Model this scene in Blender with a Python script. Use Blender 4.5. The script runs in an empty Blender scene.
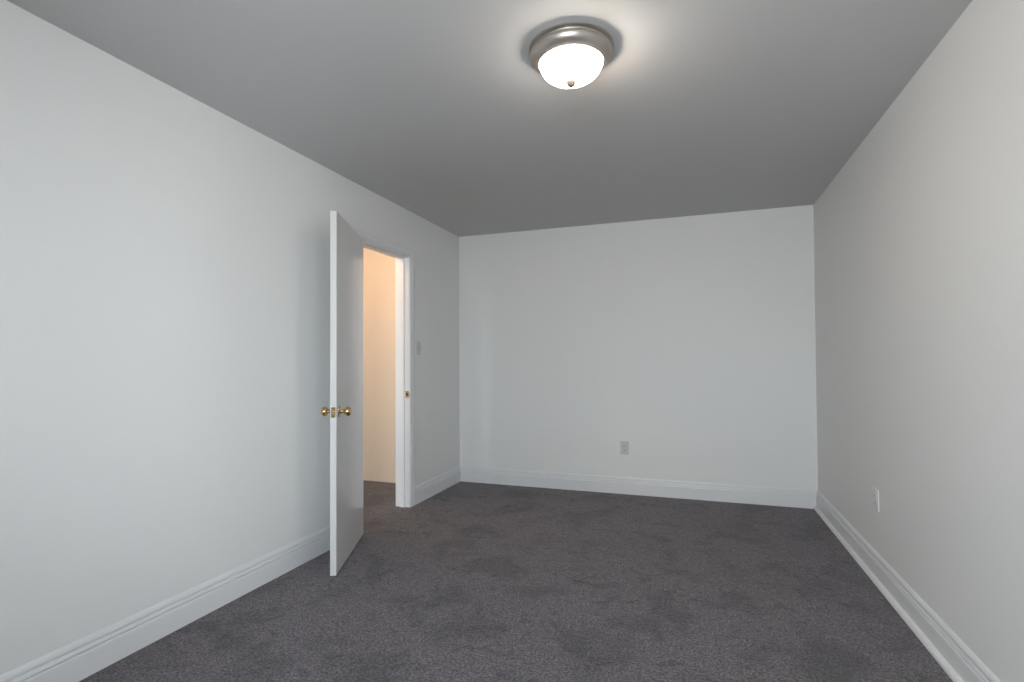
import bpy, bmesh, math
from mathutils import Vector, Matrix

# ------------------------------------------------------------------ camera
S = bpy.context.scene
C = S.collection
YAW, PITCH, ROLL, F_PX, CY = 0.334389, 0.018013, -0.005337, 521.0987, 350.992
fw = Vector((-math.sin(YAW)*math.cos(PITCH), math.cos(YAW)*math.cos(PITCH), math.sin(PITCH)))
rt = Vector((math.cos(YAW), math.sin(YAW), 0))
up = rt.cross(fw)
r2 = math.cos(ROLL)*rt + math.sin(ROLL)*up
u2 = -math.sin(ROLL)*rt + math.cos(ROLL)*up
cd = bpy.data.cameras.new('camera')
cam = bpy.data.objects.new('camera', cd)
C.objects.link(cam)
cam.matrix_world = Matrix(((r2.x, u2.x, -fw.x, 0), (r2.y, u2.y, -fw.y, 0), (r2.z, u2.z, -fw.z, 1.2), (0, 0, 0, 1)))
cd.sensor_width = 36
cd.lens = F_PX/1024*36
cd.shift_y = (CY-341)/1024
cd.clip_start = 0.02
S.camera = cam

# ------------------------------------------------------------------ light and exposure
S.view_settings.view_transform = 'Standard'
S.view_settings.look = 'None'
S.view_settings.gamma = 1
S.view_settings.use_curve_mapping = False
S.view_settings.exposure = 1.85
SKY = 7.7            # overcast daylight outside the window
SKY_COL = (0.85, 0.94, 1.0)
LAMP = 14.5           # glass bowl of the ceiling light
HALL = 120.0          # bare bulb in the hall
w = bpy.data.worlds.new('overcast_sky')
S.world = w
w.use_nodes = True
bg = w.node_tree.nodes['Background']
bg.inputs[1].default_value = SKY
_tc = w.node_tree.nodes.new('ShaderNodeTexCoord')
_sx = w.node_tree.nodes.new('ShaderNodeSeparateXYZ')
_rp = w.node_tree.nodes.new('ShaderNodeValToRGB')       # dull ground below the horizon, bright cloud above
_rp.color_ramp.elements[0].position = 0.46; _rp.color_ramp.elements[0].color = (0.74, 0.78, 0.80, 1)
_rp.color_ramp.elements[1].position = 0.54; _rp.color_ramp.elements[1].color = (*SKY_COL, 1)
_mr = w.node_tree.nodes.new('ShaderNodeMath'); _mr.operation = 'MULTIPLY_ADD'
_mr.inputs[1].default_value = 0.5; _mr.inputs[2].default_value = 0.5
w.node_tree.links.new(_tc.outputs['Generated'], _sx.inputs[0])
w.node_tree.links.new(_sx.outputs['Z'], _mr.inputs[0])
w.node_tree.links.new(_mr.outputs[0], _rp.inputs['Fac'])
w.node_tree.links.new(_rp.outputs['Color'], bg.inputs[0])

# room dimensions (metres)
XL, XR, YB, YR, H = -2.213, 0.9325, 4.761, -0.95, 2.445
WT = 0.115                       # wall thickness
DY0, DY1, DH = 3.062, 3.772, 2.055   # door opening between the jambs
HX, HY0, HY1 = -3.42, 0.2, 4.487     # hall
WX0, WX1, WZ0, WZ1 = -0.75, 0.35, 0.75, 2.12   # window in the rear wall

VY0, VY1, VZ0, VZ1 = -0.35, 0.20, 0.95, 2.0      # unseen window beside the camera, added to brighten the left wall
UX_ = -2.88                                    # unseen window at the far end of the hall, added to light it
def portal(sx, sy, loc, rz):
    ld = bpy.data.lights.new('window_daylight_portal', 'AREA')
    ld.shape = 'RECTANGLE'; ld.size = sx; ld.size_y = sy
    ld.cycles.is_portal = True
    lo = bpy.data.objects.new('window_daylight_portal', ld)
    C.objects.link(lo)
    lo.location = loc
    lo.rotation_euler = (math.radians(90), 0, math.radians(rz))      # -Z axis faces into the room
portal(WX1-WX0, WZ1-WZ0, ((WX0+WX1)/2, YR-WT-0.01, (WZ0+WZ1)/2), 0)
portal(VY1-VY0, VZ1-VZ0, (XR+WT+0.01, (VY0+VY1)/2, (VZ0+VZ1)/2), 90)
portal(0.74, 1.2, (UX_, HY0-WT-0.01, 1.5), 0)

# ------------------------------------------------------------------ materials
def mat(name, col, rough=0.6, metal=0.0, spec=0.5):
    m = bpy.data.materials.new(name); m.use_nodes = True
    b = m.node_tree.nodes['Principled BSDF']
    b.inputs['Base Color'].default_value = (*col, 1)
    b.inputs['Roughness'].default_value = rough
    b.inputs['Metallic'].default_value = metal
    b.inputs['Specular IOR Level'].default_value = spec
    return m

def noise(nt, scale, detail=3, rough=0.5):
    tc = nt.nodes.new('ShaderNodeTexCoord')
    n = nt.nodes.new('ShaderNodeTexNoise')
    n.inputs['Scale'].default_value = scale
    n.inputs['Detail'].default_value = detail
    n.inputs['Roughness'].default_value = rough
    nt.links.new(tc.outputs['Object'], n.inputs['Vector'])
    return n

def bumpy(m, scale, strength, dist, detail=3):
    nt = m.node_tree
    n = noise(nt, scale, detail)
    b = nt.nodes.new('ShaderNodeBump')
    b.inputs['Strength'].default_value = strength
    b.inputs['Distance'].default_value = dist
    nt.links.new(n.outputs['Fac'], b.inputs['Height'])
    nt.links.new(b.outputs['Normal'], nt.nodes['Principled BSDF'].inputs['Normal'])
    return m

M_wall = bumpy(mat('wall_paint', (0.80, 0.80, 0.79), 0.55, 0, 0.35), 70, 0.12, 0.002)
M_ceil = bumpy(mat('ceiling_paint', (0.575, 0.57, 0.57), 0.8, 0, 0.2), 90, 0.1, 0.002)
M_trim = mat('semi_gloss_trim_paint', (0.765, 0.77, 0.78), 0.32, 0, 0.5)
M_door = bumpy(mat('semi_gloss_door_paint', (0.72, 0.72, 0.715), 0.13, 0, 0.5), 12, 0.03, 0.001)
M_hall = bumpy(mat('hall_wall_paint', (0.80, 0.70, 0.58), 0.7, 0, 0.2), 70, 0.1, 0.002)
M_brass = mat('polished_brass', (0.66, 0.49, 0.25), 0.16, 1.0)
M_nickel = mat('brushed_nickel', (0.50, 0.46, 0.42), 0.38, 1.0)
M_finial = mat('darkened_nickel', (0.10, 0.085, 0.07), 0.6, 0.0, 0.1)  # nickel finial coloured dark so the bowl's glare doesn't wash it out
M_plate = mat('white_plastic', (0.60, 0.60, 0.60), 0.35)
M_platelight = mat('bright_white_plastic', (0.78, 0.78, 0.78), 0.3)
M_dark = mat('dark_slot', (0.03, 0.03, 0.03), 0.7)
M_steel = mat('steel_screw', (0.55, 0.55, 0.55), 0.35, 1.0)

# cut pile carpet: mottled, slightly purple grey, with patches where the pile is brushed
M_carpet = mat('carpet', (0.1, 0.1, 0.1), 0.95, 0, 0.05)
nt = M_carpet.node_tree; B = nt.nodes['Principled BSDF']
B.inputs['Sheen Weight'].default_value = 0.25
B.inputs['Sheen Roughness'].default_value = 0.6
def ramp(nt, a, b, pa=0.0, pb=1.0):
    r = nt.nodes.new('ShaderNodeValToRGB')
    r.color_ramp.elements[0].position = pa; r.color_ramp.elements[1].position = pb
    r.color_ramp.elements[0].color = (*a, 1); r.color_ramp.elements[1].color = (*b, 1)
    return r
n1 = noise(nt, 3.2, 5, 0.6)
n1.inputs['Distortion'].default_value = 0.6
n2 = noise(nt, 95, 4, 0.8)
n3 = noise(nt, 28, 4, 0.7)
n4 = noise(nt, 9.0, 5, 0.65)
n4.inputs['Distortion'].default_value = 1.6
r4 = ramp(nt, (0.58, 0.57, 0.60), (1.06, 1.06, 1.06), 0.36, 0.45)
r1 = ramp(nt, (0.66, 0.66, 0.68), (1.10, 1.10, 1.10), 0.38, 0.50)
r2_ = ramp(nt, (0.12, 0.11, 0.12), (1.9, 1.88, 1.92), 0.40, 0.60)
r3 = ramp(nt, (0.74, 0.74, 0.75), (1.2, 1.2, 1.2), 0.36, 0.62)
for n, r in ((n1, r1), (n2, r2_), (n3, r3), (n4, r4)):
    nt.links.new(n.outputs['Fac'], r.inputs['Fac'])
def mul(nt, a, b):
    x = nt.nodes.new('ShaderNodeVectorMath'); x.operation = 'MULTIPLY'
    nt.links.new(a, x.inputs[0])
    if isinstance(b, tuple): x.inputs[1].default_value = b
    else: nt.links.new(b, x.inputs[1])
    return x.outputs[0]
col = mul(nt, mul(nt, mul(nt, mul(nt, r1.outputs[0], r4.outputs[0]), r2_.outputs[0]), r3.outputs[0]), (0.093, 0.080, 0.087))
nt.links.new(col, B.inputs['Base Color'])
bp = nt.nodes.new('ShaderNodeBump'); bp.inputs['Strength'].default_value = 0.9; bp.inputs['Distance'].default_value = 0.006
nt.links.new(n2.outputs['Fac'], bp.inputs['Height'])
bp2 = nt.nodes.new('ShaderNodeBump'); bp2.inputs['Strength'].default_value = 0.5; bp2.inputs['Distance'].default_value = 0.012
nt.links.new(n3.outputs['Fac'], bp2.inputs['Height'])
nt.links.new(bp2.outputs['Normal'], bp.inputs['Normal'])
nt.links.new(bp.outputs['Normal'], B.inputs['Normal'])

# frosted alabaster glass of the lit ceiling light
def glow(name, strength, col_a, col_b, scale):
    m = bpy.data.materials.new(name); m.use_nodes = True
    nt = m.node_tree; b = nt.nodes['Principled BSDF']
    b.inputs['Base Color'].default_value = (0.85, 0.8, 0.72, 1)
    b.inputs['Roughness'].default_value = 0.3
    n = noise(nt, scale, 2)
    n.inputs['Distortion'].default_value = 1.0
    r = ramp(nt, col_a, col_b, 0.38, 0.6)
    nt.links.new(n.outputs['Fac'], r.inputs['Fac'])
    nt.links.new(r.outputs[0], b.inputs['Emission Color'])
    b.inputs['Emission Strength'].default_value = strength
    return m
M_glow = glow('lit_alabaster_glass', LAMP, (0.72, 0.60, 0.48), (1.0, 0.93, 0.83), 6.0)
nt = M_glow.node_tree; b = nt.nodes['Principled BSDF']     # the bulbs sit off centre inside the bowl
tc = nt.nodes.new('ShaderNodeTexCoord'); sx_ = nt.nodes.new('ShaderNodeSeparateXYZ'); mr = nt.nodes.new('ShaderNodeMapRange')
nt.links.new(tc.outputs['Object'], sx_.inputs[0]); nt.links.new(sx_.outputs['X'], mr.inputs['Value'])
for k_, v_ in (('From Min', -0.12), ('From Max', 0.12), ('To Min', LAMP*0.55), ('To Max', LAMP*1.5)): mr.inputs[k_].default_value = v_
nt.links.new(mr.outputs['Result'], b.inputs['Emission Strength'])
M_bulb = glow('lit_bulb_glass', HALL, (1.0, 0.65, 0.38), (1.0, 0.66, 0.39), 3.0)

M_glass = bpy.data.materials.new('window_glass'); M_glass.use_nodes = True
nt = M_glass.node_tree
for n in list(nt.nodes):
    if n.type == 'BSDF_PRINCIPLED': nt.nodes.remove(n)
tr = nt.nodes.new('ShaderNodeBsdfTransparent'); gl = nt.nodes.new('ShaderNodeBsdfGlossy'); gl.inputs['Roughness'].default_value = 0.02
fr = nt.nodes.new('ShaderNodeFresnel'); fr.inputs['IOR'].default_value = 1.45
mx = nt.nodes.new('ShaderNodeMixShader')
nt.links.new(fr.outputs[0], mx.inputs[0]); nt.links.new(tr.outputs[0], mx.inputs[1]); nt.links.new(gl.outputs[0], mx.inputs[2])
nt.links.new(mx.outputs[0], nt.nodes['Material Output'].inputs['Surface'])

# ------------------------------------------------------------------ mesh helpers
def obj(name, bm, m, parent=None, smooth=False, **props):
    me = bpy.data.meshes.new(name)
    bmesh.ops.recalc_face_normals(bm, faces=bm.faces)
    bm.to_mesh(me); bm.free()
    if smooth:
        for p in me.polygons: p.use_smooth = True
        me.set_sharp_from_angle(angle=math.radians(32))
    me.materials.append(m)
    o = bpy.data.objects.new(name, me); C.objects.link(o)
    if parent: o.parent = parent
    for k, v in props.items(): o[k] = v
    return o

def struct(name, bm, m, parent=None, **k):
    o = obj(name, bm, m, parent, **k)
    if parent is None: o['kind'] = 'structure'
    return o

def add_box(bm, x0, x1, y0, y1, z0, z1, bevel=0.0, seg=2):
    t = bmesh.new()
    bmesh.ops.create_cube(t, size=1)
    for v in t.verts:
        v.co = Vector((x0+(v.co.x+.5)*(x1-x0), y0+(v.co.y+.5)*(y1-y0), z0+(v.co.z+.5)*(z1-z0)))
    if bevel:
        bmesh.ops.bevel(t, geom=list(t.edges), offset=bevel, segments=seg, profile=0.5, affect='EDGES')
    merge(bm, t)
    return bm

def merge(bm, t, mtx=None):
    if mtx is not None: bmesh.ops.transform(t, matrix=mtx, verts=t.verts)
    me = bpy.data.meshes.new('tmp'); t.to_mesh(me); t.free()
    bm.from_mesh(me); bpy.data.meshes.remove(me)

def box(*a, **k): return add_box(bmesh.new(), *a, **k)

def add_lathe(bm, prof, seg=48, mtx=None):
    """prof: list of (radius, height) revolved about Z."""
    t = bmesh.new(); rings = []
    for r, z in prof:
        if r < 1e-6: rings.append([t.verts.new((0, 0, z))])
        else: rings.append([t.verts.new((r*math.cos(2*math.pi*i/seg), r*math.sin(2*math.pi*i/seg), z)) for i in range(seg)])
    for a, b in zip(rings, rings[1:]):
        for i in range(seg):
            j = (i+1) % seg
            if len(a) == 1 and len(b) == 1: continue
            if len(a) == 1: t.faces.new((a[0], b[i], b[j]))
            elif len(b) == 1: t.faces.new((a[i], b[0], a[j]))
            else: t.faces.new((a[i], b[i], b[j], a[j]))
    merge(bm, t, mtx)
    return bm
def lathe(prof, seg=48, mtx=None): return add_lathe(bmesh.new(), prof, seg, mtx)

def extrude_profile(prof, p0, p1, out, cut0=0.0, cut1=0.0):
    """profile points (offset from the wall, height) run along p0 -> p1; out = unit vector into the room;
    cut: mitre slope at either end (how far the end moves inwards per unit of offset)."""
    bm = bmesh.new()
    p0 = Vector((*p0, 0)); p1 = Vector((*p1, 0)); out = Vector((*out, 0))
    d = (p1-p0).normalized()
    a = [bm.verts.new(p0 + d*(o*cut0) + out*o + Vector((0, 0, z))) for o, z in prof]
    b = [bm.verts.new(p1 - d*(o*cut1) + out*o + Vector((0, 0, z))) for o, z in prof]
    n = len(prof)
    for i in range(n):
        j = (i+1) % n
        bm.faces.new((a[i], a[j], b[j], b[i]))
    bm.faces.new(a); bm.faces.new(list(reversed(b)))
    return bm

# ------------------------------------------------------------------ room shell
struct('floor', box(HX-WT, XR+WT, YR-WT, YB+WT, -0.08, 0.0), M_carpet)
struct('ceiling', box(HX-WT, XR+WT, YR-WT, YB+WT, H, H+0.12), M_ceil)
struct('wall_back', box(XL, XR, YB, YB+WT, 0, H), M_wall)
bm = bmesh.new()
add_box(bm, XR, XR+WT, YR-WT, VY0, 0, H)
add_box(bm, XR, XR+WT, VY1, YB+WT, 0, H)
add_box(bm, XR, XR+WT, VY0, VY1, 0, VZ0)
add_box(bm, XR, XR+WT, VY0, VY1, VZ1, H)
struct('wall_right', bm, M_wall)
JT = 0.019                        # jamb board thickness
bm = bmesh.new()                  # left wall with the doorway cut out of it
add_box(bm, XL-WT, XL, YR, DY0-JT, 0, H)
add_box(bm, XL-WT, XL, DY1+JT, YB+WT, 0, H)
add_box(bm, XL-WT, XL, DY0-JT, DY1+JT, DH+JT, H)
struct('wall_left', bm, M_wall)
bm = bmesh.new()                  # rear wall, behind the camera, with the window hole
add_box(bm, XL-WT, WX0, YR-WT, YR, 0, H)
add_box(bm, WX1, XR, YR-WT, YR, 0, H)
add_box(bm, WX0, WX1, YR-WT, YR, 0, WZ0)
add_box(bm, WX0, WX1, YR-WT, YR, WZ1, H)
struct('wall_rear', bm, M_wall)
# hall beyond the doorway
struct('wall_hall_end', box(HX-WT, XL-WT, HY1, HY1+WT, 0, H), M_hall)
struct('wall_hall_side', box(HX-WT, HX, HY0, HY1, 0, H), M_hall)
bm = bmesh.new()
add_box(bm, HX-WT, UX_-0.37, HY0-WT, HY0, 0, H)
add_box(bm, UX_+0.37, XL-WT, HY0-WT, HY0, 0, H)
add_box(bm, UX_-0.37, UX_+0.37, HY0-WT, HY0, 0, 0.9)
add_box(bm, UX_-0.37, UX_+0.37, HY0-WT, HY0, 2.1, H)
struct('wall_hall_start', bm, M_hall)

# windows: local frame X along the wall, Y into the room (0 = wall face), Z up
def window(name, width, loc, rz, WZ0=WZ0, WZ1=WZ1):
    h = width/2; cz = (WZ0+WZ1)/2; f = 0.05
    bm = bmesh.new()
    for x0, x1, z0, z1 in ((-h, h, WZ0, WZ0+f), (-h, h, WZ1-f, WZ1), (-h, -h+f, WZ0, WZ1), (h-f, h, WZ0, WZ1), (-0.03, 0.03, WZ0, WZ1), (-h, h, cz-0.02, cz+0.02)):
        add_box(bm, x0, x1, -0.09, -0.03, z0, z1, 0.004)
    win = struct(name, bm, M_trim)
    win.location = loc; win.rotation_euler = (0, 0, rz)
    obj('glass_pane', box(-h+0.04, h-0.04, -0.062, -0.058, WZ0+0.04, WZ1-0.04), M_glass, win)
    obj('window_sill', box(-h-0.08, h+0.08, -0.03, 0.05, WZ0-0.025, WZ0, bevel=0.006), M_trim, win)
    bm = bmesh.new()
    add_box(bm, -h-0.07, -h, 0, 0.018, WZ0, WZ1+0.07, 0.004)
    add_box(bm, h, h+0.07, 0, 0.018, WZ0, WZ1+0.07, 0.004)
    add_box(bm, -h, h, 0, 0.018, WZ1, WZ1+0.07, 0.004)
    obj('window_casing', bm, M_trim, win)
window('window_1', WX1-WX0, ((WX0+WX1)/2, YR, 0), 0)
window('added_window_2', VY1-VY0, (XR, (VY0+VY1)/2, 0), math.pi/2, VZ0, VZ1)  # added fill daylight for the left wall behind the door
window('added_window_3', 0.74, (UX_, HY0, 0), 0, 0.9, 2.1)  # added daylight source for the hall walls and door jamb

# ------------------------------------------------------------------ baseboards
BT = 0.0154
prof = [(0, 0), (BT, 0), (BT, 0.094), (BT-0.0012, 0.0975), (BT-0.0035, 0.0990), (BT-0.0115, 0.0992), (BT-0.0115, 0.1042), (BT-0.0036, 0.1046), (BT-0.0032, 0.1070),
        (BT-0.0045, 0.1120), (BT-0.0060, 0.1165), (BT-0.0068, 0.1190), (0.0020, 0.1194), (0.0020, 0.1262), (BT-0.0062, 0.1266), (BT-0.0058, 0.1300),
        (BT-0.0085, 0.1385), (BT-0.0125, 0.1465), (0, 0.1500)]
struct('baseboard_left', extrude_profile(prof, (XL, YR), (XL, DY0-0.067), (1, 0)), M_trim)
struct('baseboard_left_far', extrude_profile(prof, (XL, DY1+0.067), (XL, YB), (1, 0), 0, 1), M_trim)
struct('baseboard_back', extrude_profile(prof, (XL, YB), (XR, YB), (0, -1), 1, 1), M_trim)
bb = struct('baseboard_right', extrude_profile(prof, (XR, YR), (XR, YB), (-1, 0), 0, 1), M_trim)
shoe = [(BT, 0)] + [(BT+0.019*math.cos(a), 0.024*math.sin(a)) for a in [math.pi/2*i/8 for i in range(9)]]
obj('shoe_moulding', extrude_profile(shoe, (XR, YR), (XR, YB-BT), (-1, 0)), M_trim, bb, smooth=True)

# ------------------------------------------------------------------ door frame
JX0, JX1 = XL-WT-0.006, XL+0.003
bm = bmesh.new()
add_box(bm, JX0, JX1, DY1, DY1+JT, 0, DH+JT, 0.0015)
add_box(bm, JX0, JX1, DY0-JT, DY0, 0, DH+JT, 0.0015)
add_box(bm, JX0, JX1, DY0, DY1, DH, DH+JT, 0.0015)
fr_ = struct('trim_1', bm, M_trim)
sx1 = JX1-0.039; sx0 = sx1-0.036; st = 0.012
bm = bmesh.new()
add_box(bm, sx0, sx1, DY1-st, DY1, 0, DH, 0.002)
add_box(bm, sx0, sx1, DY0, DY0+st, 0, DH, 0.002)
add_box(bm, sx0, sx1, DY0+st, DY1-st, DH-st, DH, 0.002)
obj('door_stop', bm, M_trim, fr_)
# casing: stepped profile round the opening on the room side, mitred at the corners
def casing(xw, sgn):
    cp = [(0.005, 0), (0.005, 0.009), (0.008, 0.0125), (0.020, 0.0135), (0.024, 0.011), (0.030, 0.012), (0.055, 0.0165), (0.062, 0.0165), (0.064, 0.014), (0.064, 0)]
    bm = bmesh.new(); rows = []
    for a, t in cp:
        x = xw+sgn*t
        rows.append([bm.verts.new(v) for v in ((x, DY0-a, 0), (x, DY0-a, DH+a), (x, DY1+a, DH+a), (x, DY1+a, 0))])
    for k in range(len(rows)):
        p, q = rows[k], rows[(k+1) % len(rows)]
        for i in range(3): bm.faces.new((p[i], p[i+1], q[i+1], q[i]))
    bm.faces.new([r[0] for r in rows]); bm.faces.new([r[3] for r in rows])
    return bm
obj('room_side_casing', casing(XL, 1), M_trim, fr_)
obj('hall_side_casing', casing(XL-WT, -1), M_trim, fr_)
sz = 0.925
bm = bmesh.new()
add_box(bm, JX1-0.032, JX1-0.001, DY1-0.0018, DY1+0.001, sz-0.028, sz+0.028, 0.0008)
add_box(bm, JX1-0.003, JX1+0.007, DY1-0.0018, DY1+0.0005, sz-0.016, sz+0.016, 0.0008)
sp = obj('strike_plate', bm, M_brass, fr_, label='small brass strike plate')
obj('latch_hole', box(JX1-0.024, JX1-0.009, DY1-0.0024, DY1-0.001, sz-0.011, sz+0.011, bevel=0.0005), M_dark, sp)

# ------------------------------------------------------------------ door leaf, swung open into the room
DW, DT, DZ0, DZ1 = 0.706, 0.035, 0.011, 2.045
# local frame: X along the leaf from the hinge, Y = thickness (0 = wall side face, DT = face seen), Z up
door = bpy.data.objects.new('door_1', bpy.data.meshes.new('door_1'))
bm = box(0.004, DW, 0, DT, DZ0, DZ1, bevel=0.0018)
bm.to_mesh(door.data); bm.free(); door.data.materials.append(M_door)
C.objects.link(door)
door['kind'] = 'structure'
PIN = Vector((-2.192, 3.064, 0))
UX, UY = 0.278, -0.650; L_ = math.hypot(UX, UY); UX /= L_; UY /= L_
# thickness direction n = (-UY, UX)
door.matrix_world = Matrix(((UX, -UY, 0, PIN.x), (UY, UX, 0, PIN.y), (0, 0, 1, 0), (0, 0, 0, 1)))
KZ, KX = 0.915, DW-0.062
rose = [(0, 0), (0.032, 0), (0.0325, 0.002), (0.031, 0.005), (0.024, 0.0075), (0.0165, 0.009), (0.0145, 0.0095), (0, 0.0095)]
knobp = [(0, 0.008), (0.0135, 0.008), (0.0120, 0.014), (0.0105, 0.020), (0.0115, 0.026), (0.0160, 0.0295), (0.0215, 0.033), (0.0258, 0.039),
         (0.0275, 0.046), (0.0268, 0.053), (0.0235, 0.0595), (0.0185, 0.0635), (0.0175, 0.0640), (0.0165, 0.0634), (0.010, 0.0655), (0, 0.0662)]
front = Matrix.Translation((KX, DT, KZ)) @ Matrix.Rotation(-math.pi/2, 4, 'X')     # +Z -> +Y
rear = Matrix.Translation((KX, 0, KZ)) @ Matrix.Rotation(math.pi/2, 4, 'X')        # +Z -> -Y
for mtx in (front, rear):
    k = obj('door_knob', lathe(knobp, 40, mtx), M_brass, door, smooth=True, label='polished brass round knob')
    obj('rosette', lathe(rose, 40, mtx), M_brass, k, smooth=True)
bm = box(DW-0.0005, DW+0.0012, DT/2-0.0125, DT/2+0.0125, KZ-0.029, KZ+0.029, bevel=0.0005)
lp = obj('latch_plate', bm, M_brass, door, label='brass latch plate')
bm = bmesh.new()                                          # bevelled spring bolt
vs = [(DW, .008), (DW, DT-.008), (DW+.011, DT-.010), (DW+.004, .008)]
lo_ = [bm.verts.new((x, y, KZ-0.008)) for x, y in vs]; hi_ = [bm.verts.new((x, y, KZ+0.008)) for x, y in vs]
bm.faces.new(lo_); bm.faces.new(hi_)
for i in range(4): bm.faces.new((lo_[i], lo_[(i+1) % 4], hi_[(i+1) % 4], hi_[i]))
obj('latch_bolt', bm, M_brass, lp)
bm = bmesh.new()
for dz in (-0.021, 0.021):
    add_lathe(bm, [(0, 0.0008), (0.004, 0.0008), (0.0035, 0.002), (0, 0.0024)], 16, Matrix.Translation((DW, DT/2, KZ+dz)) @ Matrix.Rotation(math.pi/2, 4, 'Y'))
obj('screw', bm, M_dark, lp)
for hz in (0.22, 1.03, 1.84):                             # butt hinges on the pin edge
    bm = lathe([(0, hz-0.047), (0.003, hz-0.047), (0.0055, hz-0.044), (0.0055, hz+0.044), (0.003, hz+0.047), (0, hz+0.047)], 20, Matrix.Translation((0.0, -0.0045, 0)))
    add_box(bm, 0.0015, 0.0042, -0.002, 0.028, hz-0.044, hz+0.044)
    obj('hinge', bm, M_brass, door, smooth=True)

# ------------------------------------------------------------------ ceiling light
def empty(name, loc, rotz=0, label=None, cat=None, group=None):
    o = bpy.data.objects.new(name, None); C.objects.link(o)
    o.empty_display_size = 0.05
    o.location = loc; o.rotation_euler = (0, 0, rotz)
    if label: o['label'] = label
    if cat: o['category'] = cat
    if group: o['group'] = group
    return o
LX, LY = -0.449, 2.030
lamp = empty('ceiling_light', (LX, LY, H), 0, 'lit round flush ceiling light with brushed nickel rim and frosted glass bowl', 'ceiling light')
canopy = [(0, 0), (0.166, 0), (0.169, -0.002), (0.169, -0.007), (0.165, -0.010), (0.159, -0.0115), (0.158, -0.015), (0.1625, -0.020), (0.1635, -0.027),
          (0.161, -0.036), (0.155, -0.045), (0.147, -0.0525), (0.138, -0.059), (0.130, -0.0625), (0.1270, -0.0620), (0.1255, -0.058), (0.125, -0.050), (0, -0.050)]
obj('canopy', lathe(canopy, 96), M_nickel, lamp, smooth=True, label='brushed nickel stepped rim')
R0, D0, ZB = 0.1250, 0.073, -0.058
bowl = [(0, ZB+0.001)]
bowl += [(R0*math.cos(a)**0.85, ZB-D0*math.sin(a)) for a in [math.pi/2*i/24 for i in range(24)]] + [(0, ZB-D0)]
obj('glass_bowl', lathe(bowl, 96), M_glow, lamp, smooth=True, label='glowing frosted glass bowl')
zf = ZB-D0
fin = [(0, zf+0.004), (0.015, zf+0.004), (0.0195, zf+0.001), (0.0200, zf-0.003), (0.0185, zf-0.008), (0.0150, zf-0.013), (0.0135, zf-0.017), (0.009, zf-0.021), (0, zf-0.022)]
obj('finial', lathe(fin, 32), M_finial, lamp, smooth=True, label='small nickel finial')

# bare bulb in the hall that lights the hall and the door
hl = empty('hall_light', (-2.80, 3.35, H), 0, 'bare lit bulb in a white ceiling holder in the hall beyond the doorway', 'ceiling light')
obj('bulb_holder', lathe([(0, 0), (0.055, 0), (0.055, -0.006), (0.045, -0.022), (0.024, -0.032), (0.022, -0.055), (0, -0.055)], 40), M_platelight, hl, smooth=True)
obj('bulb', lathe([(0, -0.05), (0.014, -0.055), (0.016, -0.07), (0.026, -0.088), (0.030, -0.105), (0.027, -0.122), (0.016, -0.133), (0, -0.136)], 32), M_bulb, hl, smooth=True)

# ------------------------------------------------------------------ outlets and switch
# local frame: plate lies in XZ, faces -Y, origin at the plate centre on the wall
def outlet(loc, rotz, label, pm, group='duplex outlets low on the walls'):
    t = empty('wall_outlet', loc, rotz, label, 'outlet', group)
    obj('cover_plate', box(-0.037, 0.037, -0.007, 0, -0.06, 0.06, bevel=0.003), pm, t)
    for s in (-1, 1):
        z = s*0.0195
        bm = lathe([(0, 0.0065), (0.0165, 0.0065), (0.0165, 0.0085), (0.0155, 0.0092), (0, 0.0092)], 32, Matrix.Translation((0, 0, z)) @ Matrix.Rotation(math.pi/2, 4, 'X'))
        r = obj('socket', bm, pm, t)
        bm = bmesh.new()
        add_box(bm, -0.0075, -0.0050, -0.0096, -0.0088, z-0.002, z+0.007)
        add_box(bm, 0.0050, 0.0075, -0.0096, -0.0088, z-0.001, z+0.006)
        add_lathe(bm, [(0, 0.0088), (0.0028, 0.0088), (0.0028, 0.0096), (0, 0.0096)], 16, Matrix.Translation((0, 0, z-0.0075)) @ Matrix.Rotation(math.pi/2, 4, 'X'))
        obj('socket_slots', bm, M_dark, r, label='dark plug slots')
    obj('screw', lathe([(0, 0.0068), (0.0035, 0.0068), (0.003, 0.0085), (0, 0.0088)], 16, Matrix.Rotation(math.pi/2, 4, 'X')), M_steel, t)
outlet((-0.588, YB, 0.411), 0, 'grey duplex outlet low on the back wall above the baseboard, facing the camera', M_plate, None)
outlet((XR, 3.327, 0.436), -math.pi/2, 'white outlet low on the right wall, seen almost edge-on', M_platelight, None)
sw = empty('light_switch', (XL, 3.932, 1.307), math.pi/2, 'light switch on the left wall between the doorway and the corner', 'switch')
obj('cover_plate', box(-0.036, 0.036, -0.006, 0, -0.059, 0.059, bevel=0.0025), M_plate, sw)
bm = box(-0.0055, 0.0055, -0.0072, -0.005, -0.0125, 0.0125, bevel=0.0006)
tg = box(-0.004, 0.004, -0.017, -0.004, -0.004, 0.004, bevel=0.0015)
merge(bm, tg, Matrix.Rotation(math.radians(-28), 4, 'X'))
obj('toggle', bm, M_plate, sw)
for dz in (-0.030, 0.030):
    obj('screw', lathe([(0, 0.0058), (0.0034, 0.0058), (0.003, 0.0072), (0, 0.0075)], 16, Matrix.Translation((0, 0, dz)) @ Matrix.Rotation(math.pi/2, 4, 'X')), M_steel, sw)
